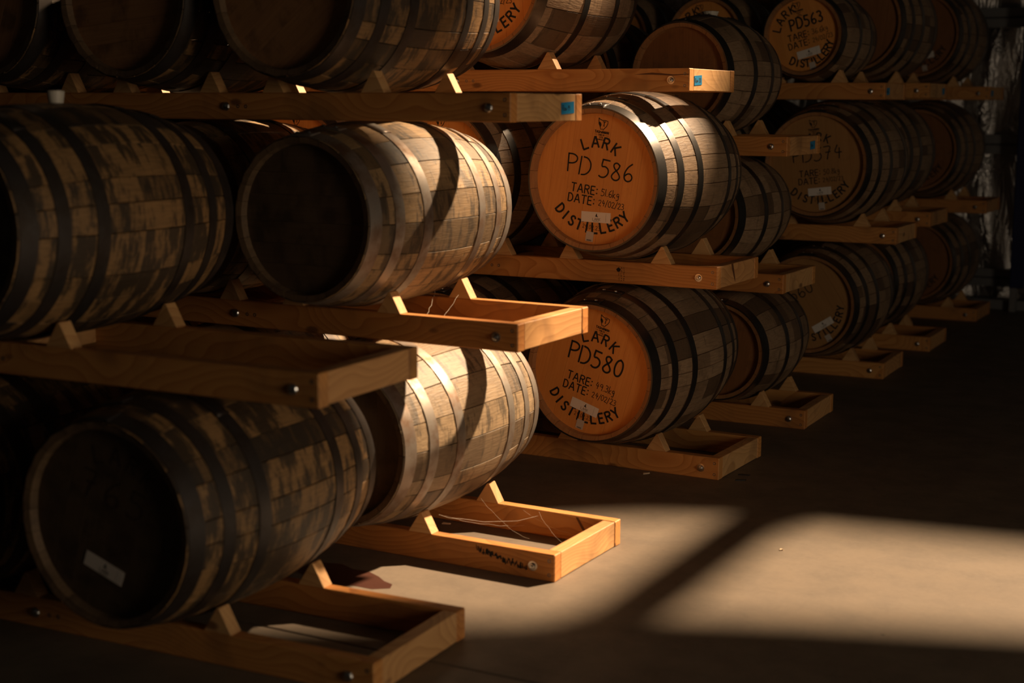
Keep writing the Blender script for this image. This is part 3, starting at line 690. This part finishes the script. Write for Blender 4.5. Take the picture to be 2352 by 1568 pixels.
rack('E2', 2.6, [
  B(SMALL2, -2.50, -16, 'small barrel with a golden head marked PD563 in thick black ink', txt=pd_text('PD563', '36.6kg', '24/02/23', num_w=.0088, num_h=.058, num_u=-.062, num_v=.042, num_sx=.9, num_gap=.2, lark=(-62, 17), lark_r=.155, dist=(-38, 10.6), dist_r=.150, emb=(0, .165, .8), rows=(-.012, -.056), tare_u=-.088, lab=(.004, -.098, 0.0), tg=(.008, -.172))),
  B(SMALL2, -3.06, -14, 'small golden-headed barrel with a dark drip, above the plain brown-headed one', txt=pd_text('PD562', '', '', lark=(-62, 17), lark_r=.155, emb=(0, .165, .8), num_w=.008, num_h=.055, num_u=-.07, num_v=.04, num_sx=.9, only=('lark', 'emb', 'num', 'dist'), dist=(-38, 10.6), dist_r=.150)),
  B(SMALL2, -3.62, 10, 'dark small barrel at the top, beside the small barrel with a dark drip', txt=None),
  ], 'pine rack with blue tape under the barrel marked PD563', dome=True, tape=.075, tape_text='Row', mids=(1.3,))

FT = pd_text('PD', '', '', only=('dist', 'tag'), ink='ink')
rack('F0', 2.4, [B(PD, -2.47, 5, 'dark barrel on a floor rack behind the barrel marked 560', 'stave_new', 'head_plain'), B(PD, -3.20, 5, 'hidden dark barrel on the floor beyond the one marked 560', 'stave_new', 'head_plain')],
     'orange-lit pine rack on the floor, second from the foil wall', dome=True)
rack('F1', 2.4, [B(PD, -2.47, 5, 'dark barrel just behind the one marked PD574', 'stave_new', 'head_plain'), B(PD, -3.20, 5, 'hidden dark barrel beyond the one marked PD574', 'stave_new', 'head_plain')],
     'dim pine rack just behind the PD574 rack end', dome=True)
rack('F2', 2.4, [B(PD, -2.50, 5, 'dim barrel with a plain brown head, behind the one marked PD563', 'stave_new', 'head_plain'), B(PD, -3.23, 5, 'hidden barrel beyond the one marked PD563', 'stave_new', 'head_plain')],
     'dim top rack with blue tape, second from the foil wall', dome=True, tape=.40)
rack('G0', 2.4, [B(PD, -2.43, -6, 'darkest barrel on the floor rack nearest the foil wall', 'stave_new', 'head_plain', 'hoop_black', FT)],
     'very dark pine rack on the floor nearest the foil wall', dome=True)
rack('G1', 2.4, [B(PD, -2.44, -6, 'dark stencilled barrel nearest the foil wall, middle of its stack', 'stave_new', 'head_plain', 'hoop_black', FT)],
     'dark pine rack nearest the foil wall, middle of its stack', dome=True)
rack('G2', 2.4, [B(PD, -2.47, -12, 'dark stencilled barrel nearest the foil wall, topmost of its stack', 'stave_new', 'head_plain', 'hoop_black', pd_text('PD', '', '', only=('dist', 'tag', 'lab')))],
     'dark top rack with blue tape, nearest the foil wall', dome=True, tape=.09)

# ------------------------------------------------------------------ small things
post = empty('steel_post', (-1.865, 11.37, 0)); tag(post, 'dark navy steel post standing before the foil wall', 'post')
obj('shaft', box_mesh('shaft', -.05, .05, -.04, .04, .18, 3.2, .006), 'navy_paint', post)
obj('foot', box_mesh('foot', -.048, .000, -.03, .03, .0, .185, .003), 'galvanised', post)
CH = [(-2.323, 5.509, .9), (-2.663, 4.472, .3), (-1.50, 4.75, .6)]
for i, (x, y, a) in enumerate(CH):
    l = (.032, .030, .013)[i]
    vs = [(-l / 2, -.004, 0), (l / 2, -.003, 0), (l / 2 + .003, .004, 0), (-l / 2 + .004, .005, 0)]; vs += [(x_ * .95, y_, .003 + .003 * (n % 2)) for n, (x_, y_, z_) in enumerate(vs)]
    o = obj('wood_chip', mesh('wood_chip', vs, [(3, 2, 1, 0), (4, 5, 6, 7), (0, 1, 5, 4), (1, 2, 6, 5), (2, 3, 7, 6), (3, 0, 4, 7)]), 'chip_wood', None, (x, y, 0), (0, 0, a))
    tag(o, ('pale wood splinter on the floor in front of the PD580 rack', 'pale wood splinter on the floor inside the sunlit floor rack', 'tiny pale wood crumb alone on the open sunlit floor')[i], 'wood chip', 'wood chips on the floor')
for i, (x, y, a) in enumerate(((-1.965, 5.685, .2), (-1.948, 5.596, .5))):
    vs = [(-.022, -.006, 0), (.020, -.007, 0), (.026, .004, 0), (-.012, .008, 0)]; vs += [(p, q, .004) for p, q, _ in vs]
    tag(obj('black_scrap', mesh('black_scrap', vs, [(3, 2, 1, 0), (4, 5, 6, 7), (0, 1, 5, 4), (1, 2, 6, 5), (2, 3, 7, 6), (3, 0, 4, 7)]), 'black_scrap', None, (x, y, 0), (0, 0, a)),
        ('black scrap on the floor beside the PD580 rack, the farther of two', 'black scrap on the floor beside the PD580 rack, the nearer of two')[i], 'scrap', 'black scraps on the floor')
def cobweb(name, lines, label):
    cu = bpy.data.curves.new(name, 'CURVE'); cu.dimensions = '3D'; cu.bevel_depth = .0003; cu.bevel_resolution = 0
    for pts in lines:
        sp = cu.splines.new('POLY'); sp.points.add(len(pts) - 1)
        for p, q in zip(sp.points, pts): p.co = (*q, 1)
    o = bpy.data.objects.new(name, cu); COL.objects.link(o); cu.materials.append(M['cobweb']); tag(o, label, 'cobweb', kind='stuff')
rnd = random.Random(12); ln = []
def strand(a, b, sag, n=9):
    return [tuple(Vector(a).lerp(Vector(b), i / n) + Vector((rnd.uniform(-.004, .004), rnd.uniform(-.004, .004), -sag * 4 * (i / n) * (1 - i / n) + rnd.uniform(-.003, .003)))) for i in range(n + 1)]
ln = [strand((-2.48, 4.12, .145), (-2.30, 4.50, .07), .02), strand((-2.56, 4.30, .09), (-2.36, 4.50, .03), .015), strand((-2.36, 4.50, .085), (-2.14, 4.50, .02), .012),
      strand((-2.50, 4.45, .12), (-2.30, 4.42, .01), .02), strand((-2.46, 4.48, .16), (-2.44, 4.50, .09), .0), 
      strand((-2.30, 4.49, .09), (-2.12, 4.40, .01), .02), strand((-2.6, 4.2, .05), (-2.52, 4.35, .005), .0)]
cobweb('cobweb', ln, 'fine cobweb strands strung inside the sunlit floor rack')
rnd.seed(3)
cobweb('cobweb', [strand((-2.66, 4.40, .86), (-2.52, 4.10, .80), .01), strand((-2.60, 4.45, .84), (-2.54, 4.2, .77), .01), strand((-2.52, 4.10, .80), (-2.47, 4.09, .75), .0)], 'fine cobweb strands in the rack under the mould-streaked barrel')
